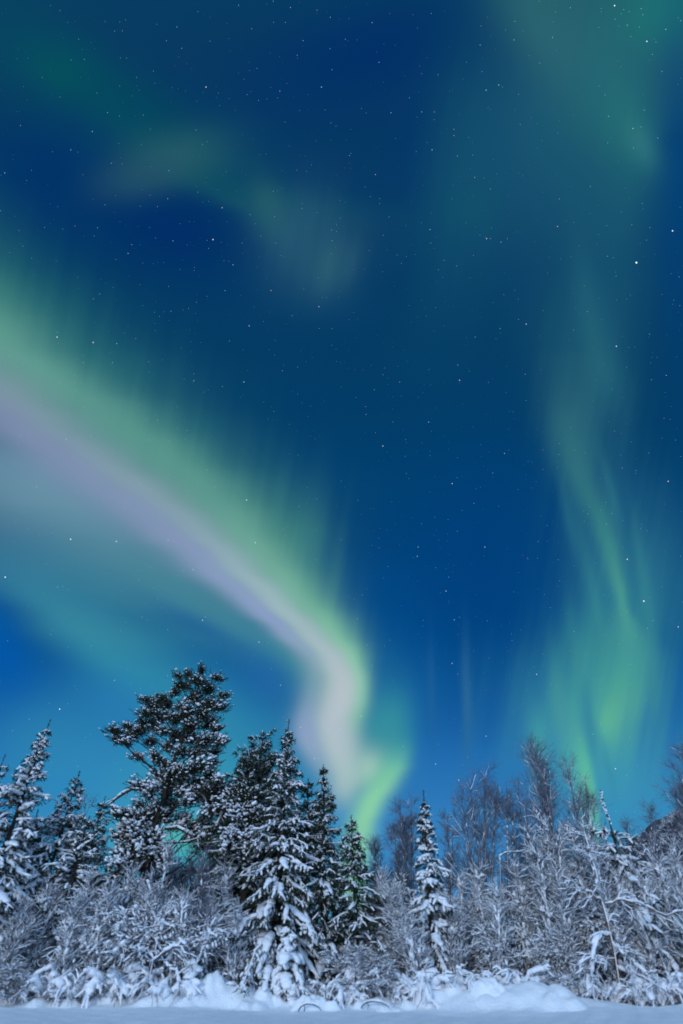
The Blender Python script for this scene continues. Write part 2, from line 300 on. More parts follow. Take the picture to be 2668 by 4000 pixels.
def tubes(P, Rr, s=3):
    """P (n,k,3) paths, Rr (n,k) radii -> closed-looking tubes of s sides"""
    n, k, _ = P.shape
    T = norm(np.gradient(P, axis=1)); d = norm(P[:, -1] - P[:, 0])
    ref = np.where(np.abs(d[:, 2:3]) > .8, np.array([[1., .3, 0]]), np.array([[0, 0, 1.]]))
    A = norm(np.cross(T, ref[:, None, :])); Bv = np.cross(A, T)
    an = np.arange(s) * 2 * math.pi / s
    V = P[:, :, None, :] + Rr[:, :, None, None] * (np.cos(an)[None, None, :, None] * A[:, :, None, :] + np.sin(an)[None, None, :, None] * Bv[:, :, None, :])
    idx = np.arange(n * k * s).reshape(n, k, s)
    a, b = idx[:, :-1, :], idx[:, 1:, :]
    a2, b2 = np.roll(a, -1, 2), np.roll(b, -1, 2)
    F = np.concatenate([np.stack([a, a2, b], -1).reshape(-1, 3), np.stack([a2, b2, b], -1).reshape(-1, 3)])
    return V.reshape(-1, 3), F
def ico(sub):
    import bmesh
    bm = bmesh.new(); bmesh.ops.create_icosphere(bm, subdivisions=sub, radius=1)
    V = np.array([v.co[:] for v in bm.verts]); F = np.array([[v.index for v in f.verts] for f in bm.faces]); bm.free()
    return V, F
ICO1, ICO2, ICO3 = ico(1), ico(2), ico(4)
def blobs(rng, C, rx, ry, rz, fwd=None, rough=.22, sph=None, flat=.0):
    """lumps of snow: long axis along fwd, short axis towards up"""
    C = np.asarray(C, float); n = len(C)
    if n == 0: return np.zeros((0, 3)), np.zeros((0, 3), int)
    TV, TF = sph or ICO2
    rx, ry, rz = (np.broadcast_to(np.asarray(q, float), (n,)) for q in (rx, ry, rz))
    f = norm(rng.normal(size=(n, 3)) * [1, 1, .3]) if fwd is None else norm(fwd)
    sd = norm(np.cross(f, np.tile([[.02, .01, 1.]], (n, 1)))); up = np.cross(sd, f)
    J = 1 + rough * rng.normal(size=(n, len(TV)))
    Q = TV[None] * J[:, :, None]
    z = Q[:, :, 2]; z = np.where(z < 0, z * (1 - flat), z)
    V = C[:, None] + (Q[:, :, 0] * rx[:, None])[..., None] * f[:, None] + (Q[:, :, 1] * ry[:, None])[..., None] * sd[:, None] + (z * rz[:, None])[..., None] * up[:, None]
    F = TF[None] + (np.arange(n) * len(TV))[:, None, None]
    return V.reshape(-1, 3), F.reshape(-1, 3)
def blades(rng, P, Dv, L, W):
    """needle sprays: four-sided slivers from P along Dv"""
    n = len(P)
    if n == 0: return np.zeros((0, 3)), np.zeros((0, 3), int)
    L = np.broadcast_to(L, (n,)); W = np.broadcast_to(W, (n,))
    Dv = norm(Dv); N = norm(np.cross(Dv, rng.normal(size=(n, 3))))
    mid = P + Dv * (L * .55)[:, None]
    V = np.stack([P, mid + N * (W / 2)[:, None], P + Dv * L[:, None], mid - N * (W / 2)[:, None]], 1).reshape(-1, 3)
    q = (np.arange(n) * 4)[:, None]
    return V, np.concatenate([q + [[0, 1, 2]], q + [[0, 2, 3]]])
def lerp_path(P, i, t):
    k = P.shape[1]; x = t * (k - 1); a = np.minimum(x.astype(int), k - 2); f = (x - a)[:, None]
    p0, p1 = P[i, a], P[i, a + 1]
    return p0 * (1 - f) + p1 * f, norm(p1 - p0)
def kids(rng, P, per, tr, Lf, ang, up=.0, droop=.0, k=4, wob=.08):
    """side shoots of the paths P: per each, between tr of their length, length Lf(i, t)"""
    n = len(P); i = np.repeat(np.arange(n), per); t = rng.uniform(tr[0], tr[1], len(i))
    p, d = lerp_path(P, i, t)
    pr = norm(np.cross(d, rng.normal(size=d.shape))); a = R(ang) * rng.uniform(.65, 1.3, len(i))
    dd = norm(d * np.cos(a)[:, None] + pr * np.sin(a)[:, None] + np.array([0, 0, up]))
    L = Lf(i, t) * rng.uniform(.6, 1.3, len(i))
    u = np.linspace(0, 1, k)
    Q = p[:, None] + dd[:, None] * (L[:, None] * u)[..., None]
    Q[:, :, 2] -= droop * L[:, None] * u ** 2
    Q[:, 1:] += rng.normal(size=(len(i), k - 1, 3)) * (wob * L)[:, None, None] * u[1:, None]
    return Q, i, t
def snow_tubes(rng, P, r, prob=.8, lump=.5, s=4, rt=.012):
    """snow lying along the upper side of twigs"""
    P = P[rng.random(len(P)) < prob]
    if not len(P): return np.zeros((0, 3)), np.zeros((0, 3), int)
    n, k, _ = P.shape
    d = norm(P[:, -1] - P[:, 0]); hz = .35 + .65 * np.sqrt(d[:, 0] ** 2 + d[:, 1] ** 2)
    rr = r * hz[:, None] * rng.uniform(1 - lump, 1 + lump, (n, k)); rr[:, -1] *= .5; rr[:, 0] *= .6
    Q = P.copy(); Q[:, :, 2] += rr * .55 + rt; Q[:, :, 1] -= rr * .25
    return tubes(Q, rr, s)

def ground_z(x, y):
    x, y = np.asarray(x, float), np.asarray(y, float)
    z = .05 * np.sin(x * .35 + 1) * np.sin(y * .23) + .03 * np.sin(x * 1.1 + y * .6) + .018 * np.sin(x * 2.3 - y * 1.7 + 2)
    z = z + .35 / (1 + np.exp(-(y - 25.3) * 1.6)) * (1 + .3 * np.sin(x * .9 + .5))
    z = z + .012 * np.sin(x * 3.1 + y * 7.3 + 1.5 * np.sin(x * .7)) + .008 * np.sin(x * 5.7 - y * 11 + np.sin(y * 2.1))
    for px, py, h, a, b in [(6.2, 22.9, .42, 1.9, .9), (3.9, 23.3, .4, 1.2, .8), (-4.2, 24.0, .22, 1.8, .7), (1.2, 23.7, .16, 1.6, .6), (11.5, 21.8, .22, 2.6, 1.2), (-9, 24.3, .12, 2.5, .8), (-1.2, 23.6, .14, 1.0, .5)]:
        z = z + h * np.exp(-((x - px) / a) ** 2 - ((y - py) / b) ** 2)
    return z * np.clip((np.hypot(x, y) - 1) / 6, 0, 1)

# ================================================================== ground and hill
xs = np.concatenate([np.linspace(-900, -22, 24), np.linspace(-21, 21, 220), np.linspace(22, 900, 24)])
ys = np.concatenate([np.linspace(-300, 8, 20), np.linspace(8.5, 40, 210), np.linspace(41, 1500, 40)])
def sheet(name, xs, ys, zf, m, kind='structure'):
    X, Y = np.meshgrid(xs, ys); Z = zf(X, Y); nx, ny = len(xs), len(ys)
    i = np.arange(nx * ny).reshape(ny, nx)
    a, b, c, d = i[:-1, :-1].ravel(), i[:-1, 1:].ravel(), i[1:, 1:].ravel(), i[1:, :-1].ravel()
    o = obj(name, np.stack([X, Y, Z], -1).reshape(-1, 3), np.concatenate([np.stack([a, b, c], -1), np.stack([a, c, d], -1)]), m)
    o['kind'] = kind
    return o
sheet('snowy_ground', xs, ys, ground_z, FIELD)
hp = [at(x, y, 75) for x, y in [(2330, 3420), (2400, 3330), (2450, 3298), (2500, 3268), (2560, 3222), (2610, 3192), (2668, 3165), (2760, 3120), (2900, 3075), (3200, 3060), (3600, 3120)]]
hx, hz = np.array([p[0] for p in hp]), np.array([p[2] for p in hp])
rs = np.random.RandomState(4)
def hill_z(X, Y):
    top = np.interp(X, hx, hz, left=-1, right=8)
    u = (Y - 75) / 45
    z = top * np.clip(1 - u * u, -.3, 1) + .5 * np.sin(X * .5 + Y * .3) * np.sin(Y * .41 - X * .2) + .25 * np.sin(X * 1.3) * np.sin(Y * 1.1 + 1)
    return z - .3
hill = sheet('hill', np.linspace(28, 130, 150), np.linspace(36, 125, 120), hill_z, HILLM)

# ================================================================== spruces
def spruce(label, tip, Yd, rbase, seed, snow=1.0, lean=0.0, bare_top=0.03, droop=.5, dense=1.0, cone=.85, pad=1.0, name='spruce_tree', group=None, low=.4, spire=.5):
    rng = np.random.default_rng(seed)
    T = at(*tip, Yd); bx, by = T[0] + lean, Yd
    bz = float(ground_z(bx, by)) - .1
    root = thing(name, label, 'tree', (bx, by, bz), group)
    H = T[2] - bz; ax = np.array([T[0] - bx, 0, H])
    # trunk
    u = np.linspace(0, 1, 12); path = (ax[None] * u[:, None])[None]
    path[0, 1:-1, :2] += rng.normal(size=(10, 2)) * .02
    tubes_r = (.012 + .017 * H * (1 - u) ** 1.1)[None]
    V, F = tubes(path, tubes_r, 7); obj('trunk', V, F, BARK, root)
    # branches in loose whorls
    st, az, h = [], [], low
    while h < H * (1 - bare_top) - .12:
        f = h / H; n = int(rng.integers(4, 7) * dense) if f < .85 else int(rng.integers(3, 6))
        a0 = rng.uniform(0, 6.28)
        for j in range(n): st.append(h + rng.uniform(-.1, .1)); az.append(a0 + j * 6.283 / n + rng.normal() * .35)
        h += (.30 - .14 * f + (.10 if f > .82 else 0)) * rng.uniform(.8, 1.25)
    st, az = np.array(st), np.array(az); n = len(st); f = st / H
    L = (rbase * (1 - f) ** cone * rng.uniform(.5, 1.18, n) * (1 + .25 * (rng.random(n) < .12)) + .07)
    if spire: L *= np.where(f > .8, 1 - spire * .35 * (f - .8) / .2, 1)
    th = R(32) * np.clip((f - .45) / .5, -1, 1) + R(5) + rng.normal(size=n) * .12
    dr = droop * np.clip(1.15 - f, .1, 1) * rng.uniform(.6, 1.3, n)
    dh = np.stack([np.cos(az), np.sin(az), np.zeros(n)], -1)
    K = 6; t = np.linspace(0, 1, K)
    P = (ax / H)[None, None] * st[:, None, None] + dh[:, None] * (L * np.cos(th))[:, None, None] * t[:, None]
    P[:, :, 2] += (L * np.sin(th))[:, None] * t - (L * dr)[:, None] * t ** 2 + (L * dr * .32)[:, None] * t ** 4
    P[:, 1:-1] += rng.normal(size=(n, K - 2, 3)) * (.03 * L)[:, None, None]
    crown = MB(); sn = MB()
    crown.add(*tubes(P, (np.linspace(1, .25, K)[None] * (.007 + .011 * L[:, None])), 3))
    # side shoots, flat to both sides and hanging
    per = np.maximum(3, (L * 10 * dense).astype(int)); i = np.repeat(np.arange(n), per)
    tt = rng.uniform(.12, 1, len(i)) ** .8
    p, d = lerp_path(P, i, tt)
    side = norm(np.cross(d, [0, 0, 1.])) * np.where(rng.random(len(i)) < .5, 1, -1)[:, None]
    sd = norm(d * .75 + side * rng.uniform(.5, 1.1, (len(i), 1)) + np.stack([np.zeros(len(i)), np.zeros(len(i)), rng.uniform(-.55, .05, len(i)) - .25 * droop], -1))
    sl = (.10 + .30 * L[i] * (1.15 - tt)) * rng.uniform(.6, 1.25, len(i)); sl = np.minimum(sl, .62)
    Q = p[:, None] + sd[:, None] * (sl[:, None] * np.linspace(0, 1, 4))[..., None]
    Q[:, :, 2] -= (sl * .35)[:, None] * np.linspace(0, 1, 4) ** 2
    # needles: slivers along shoots and branches
    def fuzz(Pt, m, ln, wd, hang):
        ii = np.repeat(np.arange(len(Pt)), m); q, dd = lerp_path(Pt, ii, rng.uniform(.0, 1, len(ii)))
        v = dd * .8 + rng.normal(size=dd.shape) * .55; v[:, 2] -= hang
        crown.add(*blades(rng, q, v, ln * rng.uniform(.6, 1.4, len(ii)), wd * rng.uniform(.7, 1.4, len(ii))))
    fuzz(Q, 9, .13, .032, .3); fuzz(P, 20, .12, .032, .35)
    # leader and top fuzz
    tp = (path[0, -2:] if bare_top == 0 else path[0, -3:])[None]
    q, dd = lerp_path(tp, np.zeros(70, int), rng.uniform(0, .97, 70)); v = dd * .7 + rng.normal(size=dd.shape) * .5
    crown.add(*blades(rng, q, v, .09, .02))
    crown.build('crown', NEEDLE, root, False)
    # snow pads: cap on each branch, fingers on the shoots
    e = rng.uniform(.5, 1.25, n) * snow; e *= np.where(rng.random(n) < .2, .3, 1) * (1.12 - .5 * f)
    for tc_ in np.linspace(.34, .98, 8):
        keep = (rng.random(n) < .92) & (L > .16)
        pc, dc = lerp_path(P, np.arange(n), np.clip(np.full(n, tc_) + rng.normal(size=n) * .05, 0, 1))
        w = (.035 + .085 * np.minimum(L, 1.9) * math.sin(math.pi * (.18 + .72 * tc_))) * e * pad
        pc = pc + np.array([0, 0, .35]) * w[:, None] + [0, 0, .02]
        sn.add(*blobs(rng, pc[keep], (.05 + .10 * L * np.minimum(1, pad))[keep], w[keep], (w * .55)[keep], dc[keep], .13, flat=.4))
    keep = rng.random(len(Q)) < .5 * min(1, snow) * (1.1 - .35 * f[i])
    for tc_ in (.35, .72):
        q, dd = lerp_path(Q[keep], np.arange(keep.sum()), np.full(keep.sum(), tc_)); w = (.022 + .045 * rng.random(keep.sum()) * np.minimum(1, .35 + L[i][keep])) * snow
        sn.add(*blobs(rng, q + [0, 0, .022], w * 2.0, w, w * .75, dd, .2, ICO1))
    if bare_top > .1:
        q, d_ = lerp_path(path, np.zeros(40, int), rng.uniform(1 - bare_top, .99, 40)); sn.add(*blobs(rng, q + rng.normal(size=(40, 3)) * .03 + [0, -.03, 0], .04, .022, .022, None, .2))
    small = L <= .3
    if small.any():
        pc, dc = lerp_path(P[small], np.arange(small.sum()), rng.uniform(.45, .95, small.sum()))
        sn.add(*blobs(rng, pc + [0, 0, .02], .055 * snow, .036 * snow, .026 * snow, dc, .2, ICO1))
    sn.build('snow', SNOW, root)
    return root

CON = 'snow-laden conifers'
spruce('leaning tall spruce thick with snow near the frame edge, below a bright low star', (198, 2808), 24.5, 2.1, 11, 1.15, lean=-.45, droop=.55, pad=1.25)
spruce('spruce cut by the frame edge beside the leaning tall spruce, heavy with snow pads', (22, 2945), 24.0, 2.0, 12, 1.2, lean=-.35, droop=.6, pad=1.3)
spruce('smaller grey snowy spruce between the leaning tall spruce and the tall pine', (312, 3010), 26.6, 2.9, 13, 1.15, lean=-.3, droop=.5, cone=.95)
spruce('slender short spruce with sparse snow right at the tip of the drooping pine bough', (412, 3112), 27.5, 1.9, 14, .9, lean=-.2, droop=.45)
spruce('half-hidden snowy spruce between the smaller grey spruce and the slender short one', (352, 3185), 26.0, 1.9, 26, 1.15, lean=-.2, droop=.6)
spruce('low snowy spruce at the foot of the tall pine, below its drooping bough', (478, 3290), 26.4, 1.6, 27, 1.1, lean=-.2, droop=.7)
spruce('half-hidden spruce between the leaning tall spruce and the smaller grey spruce', (150, 3160), 26.2, 1.9, 28, 1.1, lean=-.3, droop=.6)
spruce('dark broad spruce with upturned boughs standing behind the tallest snowy spruce', (1028, 2852), 27.6, 2.7, 15, .6, lean=-.3, droop=.25, dense=1.5, cone=.5)
spruce('tallest pointed spruce of the middle group, big drooping snow caps on its lower boughs', (1130, 2808), 25.5, 2.25, 16, .88, lean=-.1, droop=.72, dense=1.5, pad=1.08, low=.15, cone=1.0)
spruce('spruce crowded between the tallest snowy spruce and the thin spire beside it', (1204, 3040), 26.4, 2.0, 17, .75, droop=.5, dense=1.3)
spruce('thin dark spruce spire with a bare leader against the white part of the aurora', (1263, 2985), 26.0, 1.95, 18, .7, lean=.15, droop=.45, cone=1.05, dense=1.25)
spruce('short spruce with a twiggy top in front of the bright green fold of aurora', (1372, 3185), 25.6, 1.75, 19, .8, lean=.2, droop=.6, dense=1.25)
spruce('lone slim spruce with stacked round snow clumps, standing apart among bare birches', (1654, 3085), 25.0, 1.35, 20, 1.25, lean=-.15, droop=.8, pad=1.25, bare_top=.06, cone=1.1)
spruce('snow-bowed spruce with arching white boughs below a bare crooked tip, among shrubs by the hill', (2345, 3085), 24.7, 1.6, 21, 1.1, lean=.06, droop=1.15, pad=1.2, bare_top=.19, dense=.75, cone=.6)
spruce('stunted fir bent under a white ball of snow in the thicket below the big pine', (436, 3385), 27.4, 1.0, 22, 1.9, droop=1.1, pad=1.9, cone=.6, name='fir_sapling')
spruce('pointed fir sapling wholly cloaked in white at the foot of the tallest spruce', (1128, 3600), 23.9, .75, 23, 2.0, droop=1.2, pad=1.7, name='fir_sapling')
spruce('little snow-cloaked fir sapling at the field edge beside the big lumpy snow heap', (765, 3745), 23.6, .55, 24, 2.2, droop=1.2, pad=2.0, name='fir_sapling')
spruce('knee-high snow-cloaked fir sapling between the two hoop-shaped snow mounds', (1374, 3730), 23.8, .5, 25, 2.2, droop=1.2, pad=2.0, name='fir_sapling')

# ================================================================== pines
def pine(label, Yd, trunk_px, clumps, limbs, seed, snow=1.0, dens=26, scale=1.0):
    rng = np.random.default_rng(seed)
    tp = np.array([at(x, y, Yd) for x, y in trunk_px])
    bx = tp[0, 0]; bz = float(ground_z(bx, Yd)) - .1
    root = thing('pine_tree', label, 'tree', (bx, Yd, bz)); off = np.array([bx, Yd, bz])
    base = np.array([[bx + .05, Yd, bz]])
    tp = np.concatenate([base, tp]) - off
    # smooth the trunk
    u = np.linspace(0, len(tp) - 1, 28); j = np.arange(len(tp)); tr = np.stack([np.interp(u, j, tp[:, c]) for c in range(3)], -1)
    tr[1:-1, :2] += rng.normal(size=(26, 2)) * .02
    V, F = tubes(tr[None], np.linspace(.21, .02, 28)[None] * scale, 8); obj('trunk', V, F, BARK, root)
    C = []; Rr = []
    for x, y, r in clumps:
        C.append(at(x, y, Yd + float(rng.uniform(-1.5, 1.3)) * scale) - off); Rr.append(r * 1.12 * Yd * 1.12 / FPX)
    C, Rr = np.array(C), np.array(Rr)
    LB = MB()
    # a limb from the trunk to every clump
    br = []
    for c, r in zip(C, Rr):
        d = np.linalg.norm(tr - (c - [0, 0, .55 * np.linalg.norm(c[:2] - tr[np.argmin(abs(tr[:, 2] - c[2]))][:2])]), axis=1)
        a = tr[np.argmin(d)]
        t = np.linspace(0, 1, 6)[:, None]; q = a + (c - a) * t; q[:, 2] -= .18 * np.linalg.norm(c - a) * (t[:, 0] * (1 - t[:, 0])) * rng.uniform(-.6, 1.6)
        q[1:-1] += rng.normal(size=(4, 3)) * .05; br.append(q)
    br = np.array(br); ln = np.linalg.norm(br[:, -1] - br[:, 0], axis=1)
    LB.add(*tubes(br, np.linspace(1, .3, 6)[None] * (.010 + .009 * ln[:, None]), 5))
    sn = MB(); nd = MB()
    for lp, r0 in limbs:                        # bare, visible limbs
        q = np.array([at(x, y, Yd + dz) for x, y, dz in lp]) - off
        u = np.linspace(0, len(q) - 1, 10); q = np.stack([np.interp(u, np.arange(len(q)), q[:, c]) for c in range(3)], -1)
        LB.add(*tubes(q[None], np.linspace(1, .35, 10)[None] * r0, 5))
        sn.add(*snow_tubes(rng, q[None], r0 * .8, 1, .5, 6, r0))
        tw, _, _ = kids(rng, q[None], 14, (.2, 1), lambda i, t: .4, 55, -.1, .3)
        LB.add(*tubes(tw, np.full(tw.shape[:2], .012), 3)); sn.add(*snow_tubes(rng, tw, .02, .5))
    # tufts: short shoots ending in a brush of needles with a lump of snow
    m = np.maximum(10, (dens * 4.3 * (Rr / .35) ** 2).astype(int)); i = np.repeat(np.arange(len(C)), m)
    g = rng.normal(size=(len(i), 3)); g = norm(g) * (rng.random((len(i), 1)) ** .5 * rng.uniform(.6, 1.55, (len(i), 1)))
    ow = norm((C - tr[np.argmin(abs(tr[None, :, 2] - C[:, None, 2]), 1)]) * [1, 1, .6] + rng.normal(size=C.shape) * .3 + [0, 0, .25])
    st_ = rng.uniform(.1, .8, (len(C), 1)); g = g + ow[i] * (np.sum(g * ow[i], 1, keepdims=True)) * st_[i]
    TPt = C[i] + g * Rr[i][:, None] * [1.0, 1.0, .8]
    hub = C[i] - [0, 0, .5] * Rr[i][:, None] * .6
    sh = np.stack([hub + (TPt - hub) * s for s in (.15, .6, 1)], 1); sh[:, 1, 2] -= .05
    LB.add(*tubes(sh, np.full(sh.shape[:2], .011), 3)); LB.build('limbs', BARK, root)
    dirs = norm(ow[i] * .55 + norm(TPt - hub) * .45 + rng.normal(size=TPt.shape) * .38 + [0, 0, .3])
    k = 18; ii = np.repeat(np.arange(len(TPt)), k)
    st = TPt[ii] - dirs[ii] * rng.uniform(-.03, .30, (len(ii), 1))
    v = dirs[ii] * 1.0 + norm(rng.normal(size=(len(ii), 3))) * .6
    nd.add(*blades(rng, st, v, .07 * rng.uniform(.6, 1.3, len(ii)), .021))
    nd.build('crown', PINEN, root, False)
    low = np.array([c[2] for c in C])[i]; hz_ = (low - low.min()) / (np.ptp(low) + 1e-6)
    kp = rng.random(len(TPt)) < np.clip(snow * (.68 - .33 * hz_), 0, 1)
    w = rng.uniform(.02, .05, kp.sum()) * np.where(rng.random(kp.sum()) < .15, 1.6, 1) * (1.5 - .85 * hz_[kp]) * snow ** .5
    fw = dirs[kp] * [1, 1, .4]
    sn.add(*blobs(rng, TPt[kp] + [0, -.02, .035], w * 1.5, w, w * .7, fw, .22, flat=.3))
    sn.build('snow', SNOW, root)
    return root
def c1(l): return [(x / 1.742, 2500 + y / 1.742, r) for x, y, r in l]
PC = c1([(1370, 200, 16), (1275, 225, 18), (1215, 240, 14), (1485, 255, 18), (1340, 270, 26), (1240, 310, 24), (1420, 330, 28), (1525, 372, 18), (1190, 350, 20), (1330, 380, 30), (1440, 425, 28), (1500, 455, 20), (1240, 440, 26), (1100, 395, 24), (985, 400, 16), (1045, 432, 26), (1000, 490, 24), (1130, 440, 24), (1280, 485, 28), (1380, 500, 30), (1430, 560, 28), (1470, 600, 20), (1300, 575, 28), (1180, 525, 26), (1080, 520, 28), (1000, 560, 24), (860, 580, 16), (780, 612, 20), (800, 670, 20), (900, 640, 26), (950, 605, 22), (865, 690, 18), (930, 785, 16), (1015, 690, 20),
         (1100, 610, 24), (1200, 650, 26), (1300, 660, 28), (1400, 675, 26), (1490, 680, 22), (1525, 688, 16), (1445, 755, 20), (1460, 825, 16), (1340, 770, 26), (1240, 745, 24), (1140, 720, 22), (1060, 790, 20), (1120, 850, 24), (1080, 905, 16), (1400, 850, 24), (1310, 870, 28), (1210, 890, 28), (1475, 950, 20), (1420, 920, 24), (1250, 940, 28), (1160, 930, 26), (970, 990, 26), (1060, 970, 24), (1335, 975, 28), (1440, 1010, 24), (1240, 1030, 24), (1130, 1040, 24), (1020, 1030, 22), (950, 1110, 18), (1060, 1130, 24), (1180, 1115, 22), (1290, 1085, 24), (1380, 1060, 24), (1450, 1100, 22), (1420, 1170, 22),
         (820, 1175, 22), (880, 1205, 28), (960, 1205, 28), (1040, 1185, 28), (1130, 1205, 24), (850, 1280, 24), (920, 1290, 28), (1000, 1285, 26), (980, 1350, 26), (900, 1370, 24), (1250, 1210, 22), (1330, 1270, 22), (1390, 1320, 22), (1310, 1330, 20), (1240, 1250, 18), (820, 1330, 20), (860, 1430, 24), (960, 1430, 26), (1390, 1240, 20), (1010, 1400, 22), (1060, 1450, 24), (930, 1500, 26), (1010, 1520, 26), (830, 1500, 24), (1120, 1480, 22), (1070, 1330, 18), (1420, 1400, 20)])
pine('tall ragged old pine with a flat-sided dark crown towering over the thicket', 27.5, [(575, 3420), (590, 3250), (635, 3150), (655, 3075), (683, 2970), (722, 2845), (762, 2730), (786, 2635)], PC,
     [([(640, 3060, 0), (560, 3065, -.3), (500, 3090, -.4), (455, 3120, -.5), (424, 3146, -.6)], .07), ([(600, 3270, 0), (640, 3240, -.3), (690, 3235, -.5), (760, 3270, -.6)], .06), ([(655, 3075, 0), (740, 3085, -.4), (800, 3120, -.6), (870, 3100, -.6)], .06), ([(600, 3290, 0), (660, 3295, -.2), (730, 3290, -.5), (790, 3270, -.6)], .035)], 31, .9)
def c8(l): return [(850 + x / 2.613, 2780 + y / 2.613, r) for x, y, r in l]
P2 = c8([(-60, 805, 26), (20, 810, 26), (100, 810, 26), (190, 815, 28), (280, 815, 26), (350, 850, 24), (-40, 880, 26), (60, 900, 26), (160, 900, 28), (260, 900, 28), (340, 950, 26), (60, 1000, 26), (180, 1020, 28), (280, 1050, 28), (380, 1050, 26), (100, 1110, 26), (200, 1150, 28), (300, 1160, 28), (400, 1150, 26), (150, 1240, 26), (250, 1260, 28), (350, 1270, 28), (430, 1220, 24), (120, 1340, 24), (220, 1370, 26), (320, 1380, 26), (210, 1450, 26), (320, 1470, 28), (140, 1450, 22), (400, 1400, 26), (20, 960, 20)])
pine('low bushy pine under a white snow roof between the tall pine and the spruces', 26.8, [(960, 3480), (955, 3330), (950, 3200), (940, 3120), (930, 3090)], P2, [([(950, 3150, 0), (900, 3140, -.3), (862, 3190, -.4), (838, 3245, -.4)], .07)], 32, 1.05, 24, .8)
P3 = c8([(120, 620, 16), (170, 640, 18), (230, 630, 18), (280, 640, 20), (150, 690, 14), (210, 690, 14), (130, 740, 16), (190, 750, 16)])

# ================================================================== birches
def birch(label, tips, Yd, spread, seed, base_px=None, snow=.4, t0=.25, n1=24, n2=8, n3=5, ang=34, r0=.07, name='birch_tree'):
    rng = np.random.default_rng(seed)
    T = np.array([at(x, y, Yd + float(rng.uniform(-.4, .4))) for x, y in tips])
    bx = float(np.mean(T[:, 0])) if base_px is None else at(base_px, 3600, Yd)[0]
    bz = float(ground_z(bx, Yd)) - .1; root = thing(name, label, 'tree', (bx, Yd, bz)); off = np.array([bx, Yd, bz])
    T = T - off; S = len(T); K = 10; u = np.linspace(0, 1, K)
    P0 = np.zeros((S, K, 3)); hb = rng.uniform(.05, .22, S) if S > 1 else np.zeros(1)
    for s in range(S):
        P0[s] = T[s] * u[:, None]; P0[s, :, :2] = T[s, :2] * (u ** 1.25)[:, None]
        P0[s, 1:-1, :2] += np.cumsum(rng.normal(size=(K - 2, 2)) * .035, 0) * np.sin(math.pi * u[1:-1])[:, None]
    H = T[:, 2].max()
    V, F = tubes(P0, (r0 * (1 - u) ** .9 + .008)[None] * np.ones((S, 1)), 6); obj('trunk', V, F, BIRCH, root)
    P1, i1, t1 = kids(rng, P0, int(n1 * 1.4), (t0, .97), lambda i, t: spread * (1.3 - t) * 2.1, ang + 8, .2, -.1, 6, .05)
    P2, i2, t2 = kids(rng, P1, max(5, n2 - 1), (.1, 1), lambda i, t: .26 * spread + .5 * spread * (1 - t), 36, .12, .0, 4, .06)
    P3, _, _ = kids(rng, P2, n3, (.1, 1), lambda i, t: .34 + .16 * spread, 36, .08, .04, 3, .08)
    br = MB(); br.add(*tubes(P1, np.linspace(1, .4, 6)[None] * (.012 + .012 * (1 - t1))[:, None], 4))
    br.add(*tubes(P2, np.linspace(1, .5, 4)[None] * np.full((len(P2), 1), .0075), 3)); br.add(*tubes(P3, np.linspace(1, .6, 3)[None] * np.full((len(P3), 1), .0055), 3))
    br.build('branches', TWIG if snow >= .8 else FROST, root)
    sn = MB(); fr = 1.3 if snow >= .8 else 1; sn.add(*snow_tubes(rng, P1, .018 * fr, snow * .8, .7)); sn.add(*snow_tubes(rng, P2, .013 * fr, snow * .5 * fr, .7))
    if fr > 1:
        sn.add(*snow_tubes(rng, P3, .012, .5, .7))
        for PP, nn, wa, wb in ((P1, 50, .03, .07), (P2, 150, .018, .042)):
            q, dd = lerp_path(PP, rng.integers(0, len(PP), nn), rng.uniform(.1, 1, nn)); w = rng.uniform(wa, wb, nn); sn.add(*blobs(rng, q + [0, -.01, .015], w * 1.9, w, w * .8, dd, .22, ICO1))
    q, d = lerp_path(P0, rng.integers(0, S, int(40 * snow) + 6), rng.uniform(.1, .85, int(40 * snow) + 6))
    sn.add(*blobs(rng, q + [0, -.04, .03], .10, .04, .04, d, .25, ICO1))
    sn.add(*tubes(P0 + np.stack([np.zeros(K), -(r0 * (1 - u) ** .9), np.zeros(K)], -1)[None] * .8, (r0 * .35 * (1 - u) + .006)[None] * np.ones((S, 1)), 4))   # wind-packed snow up the stems
    sn.build('snow', SNOW, root)
    return root
birch('broad bare birch with a rounded fan of fine twigs, right of the lone slim spruce', [(1893, 3030), (1835, 3060), (1945, 3065), (1800, 3110)], 31, .95, 41, 1890, .4, .3, 20, 7, 4)
birch('slender bare birch pressed against the rounded fan-shaped birch', [(1978, 3052), (2000, 3120)], 30, .5, 42, 1975, .35, .3, 18, 7, 4)
birch('tall feathery bare birch, highest of the leafless trees', [(2082, 2890), (2120, 3000)], 28.5, 1.05, 43, 2215, .5, .15, 38, 7, 4, 22)
birch('bare birch with snowy branches leaning in front of the right green curtain of aurora', [(2215, 3005), (2290, 3060)], 26.5, .75, 44, 2340, .78, .15, 28, 6, 4, 22)
birch('wispy bare birch half hidden between the rounded birch and the tall feathery one', [(2024, 3060), (2055, 3110)], 33, .6, 45, 2080, .3, .3, 18, 7, 4)
birch('bare birch cut by the frame beside the dark hill', [(2672, 2925), (2720, 2890), (2650, 3020)], 30, 1.0, 46, 2780, .3, .2, 24, 8, 5, 34)
birch('thin bare birch rising behind the shoulder of the dark hill', [(2533, 3145), (2560, 3190)], 40, .8, 47, 2560, .2, .3, 16, 7, 4)
birch('faint little birch between the snow-bowed spruce and the dark hill', [(2446, 3200)], 38, .6, 48, 2460, .2, .3, 18, 7, 4)
birch('dark many-stemmed bare birch just left of the lone slim spruce', [(1563, 3155), (1605, 3132), (1535, 3240), (1590, 3210)], 30, .6, 49, 1590, .35, .3, 18, 7, 5)
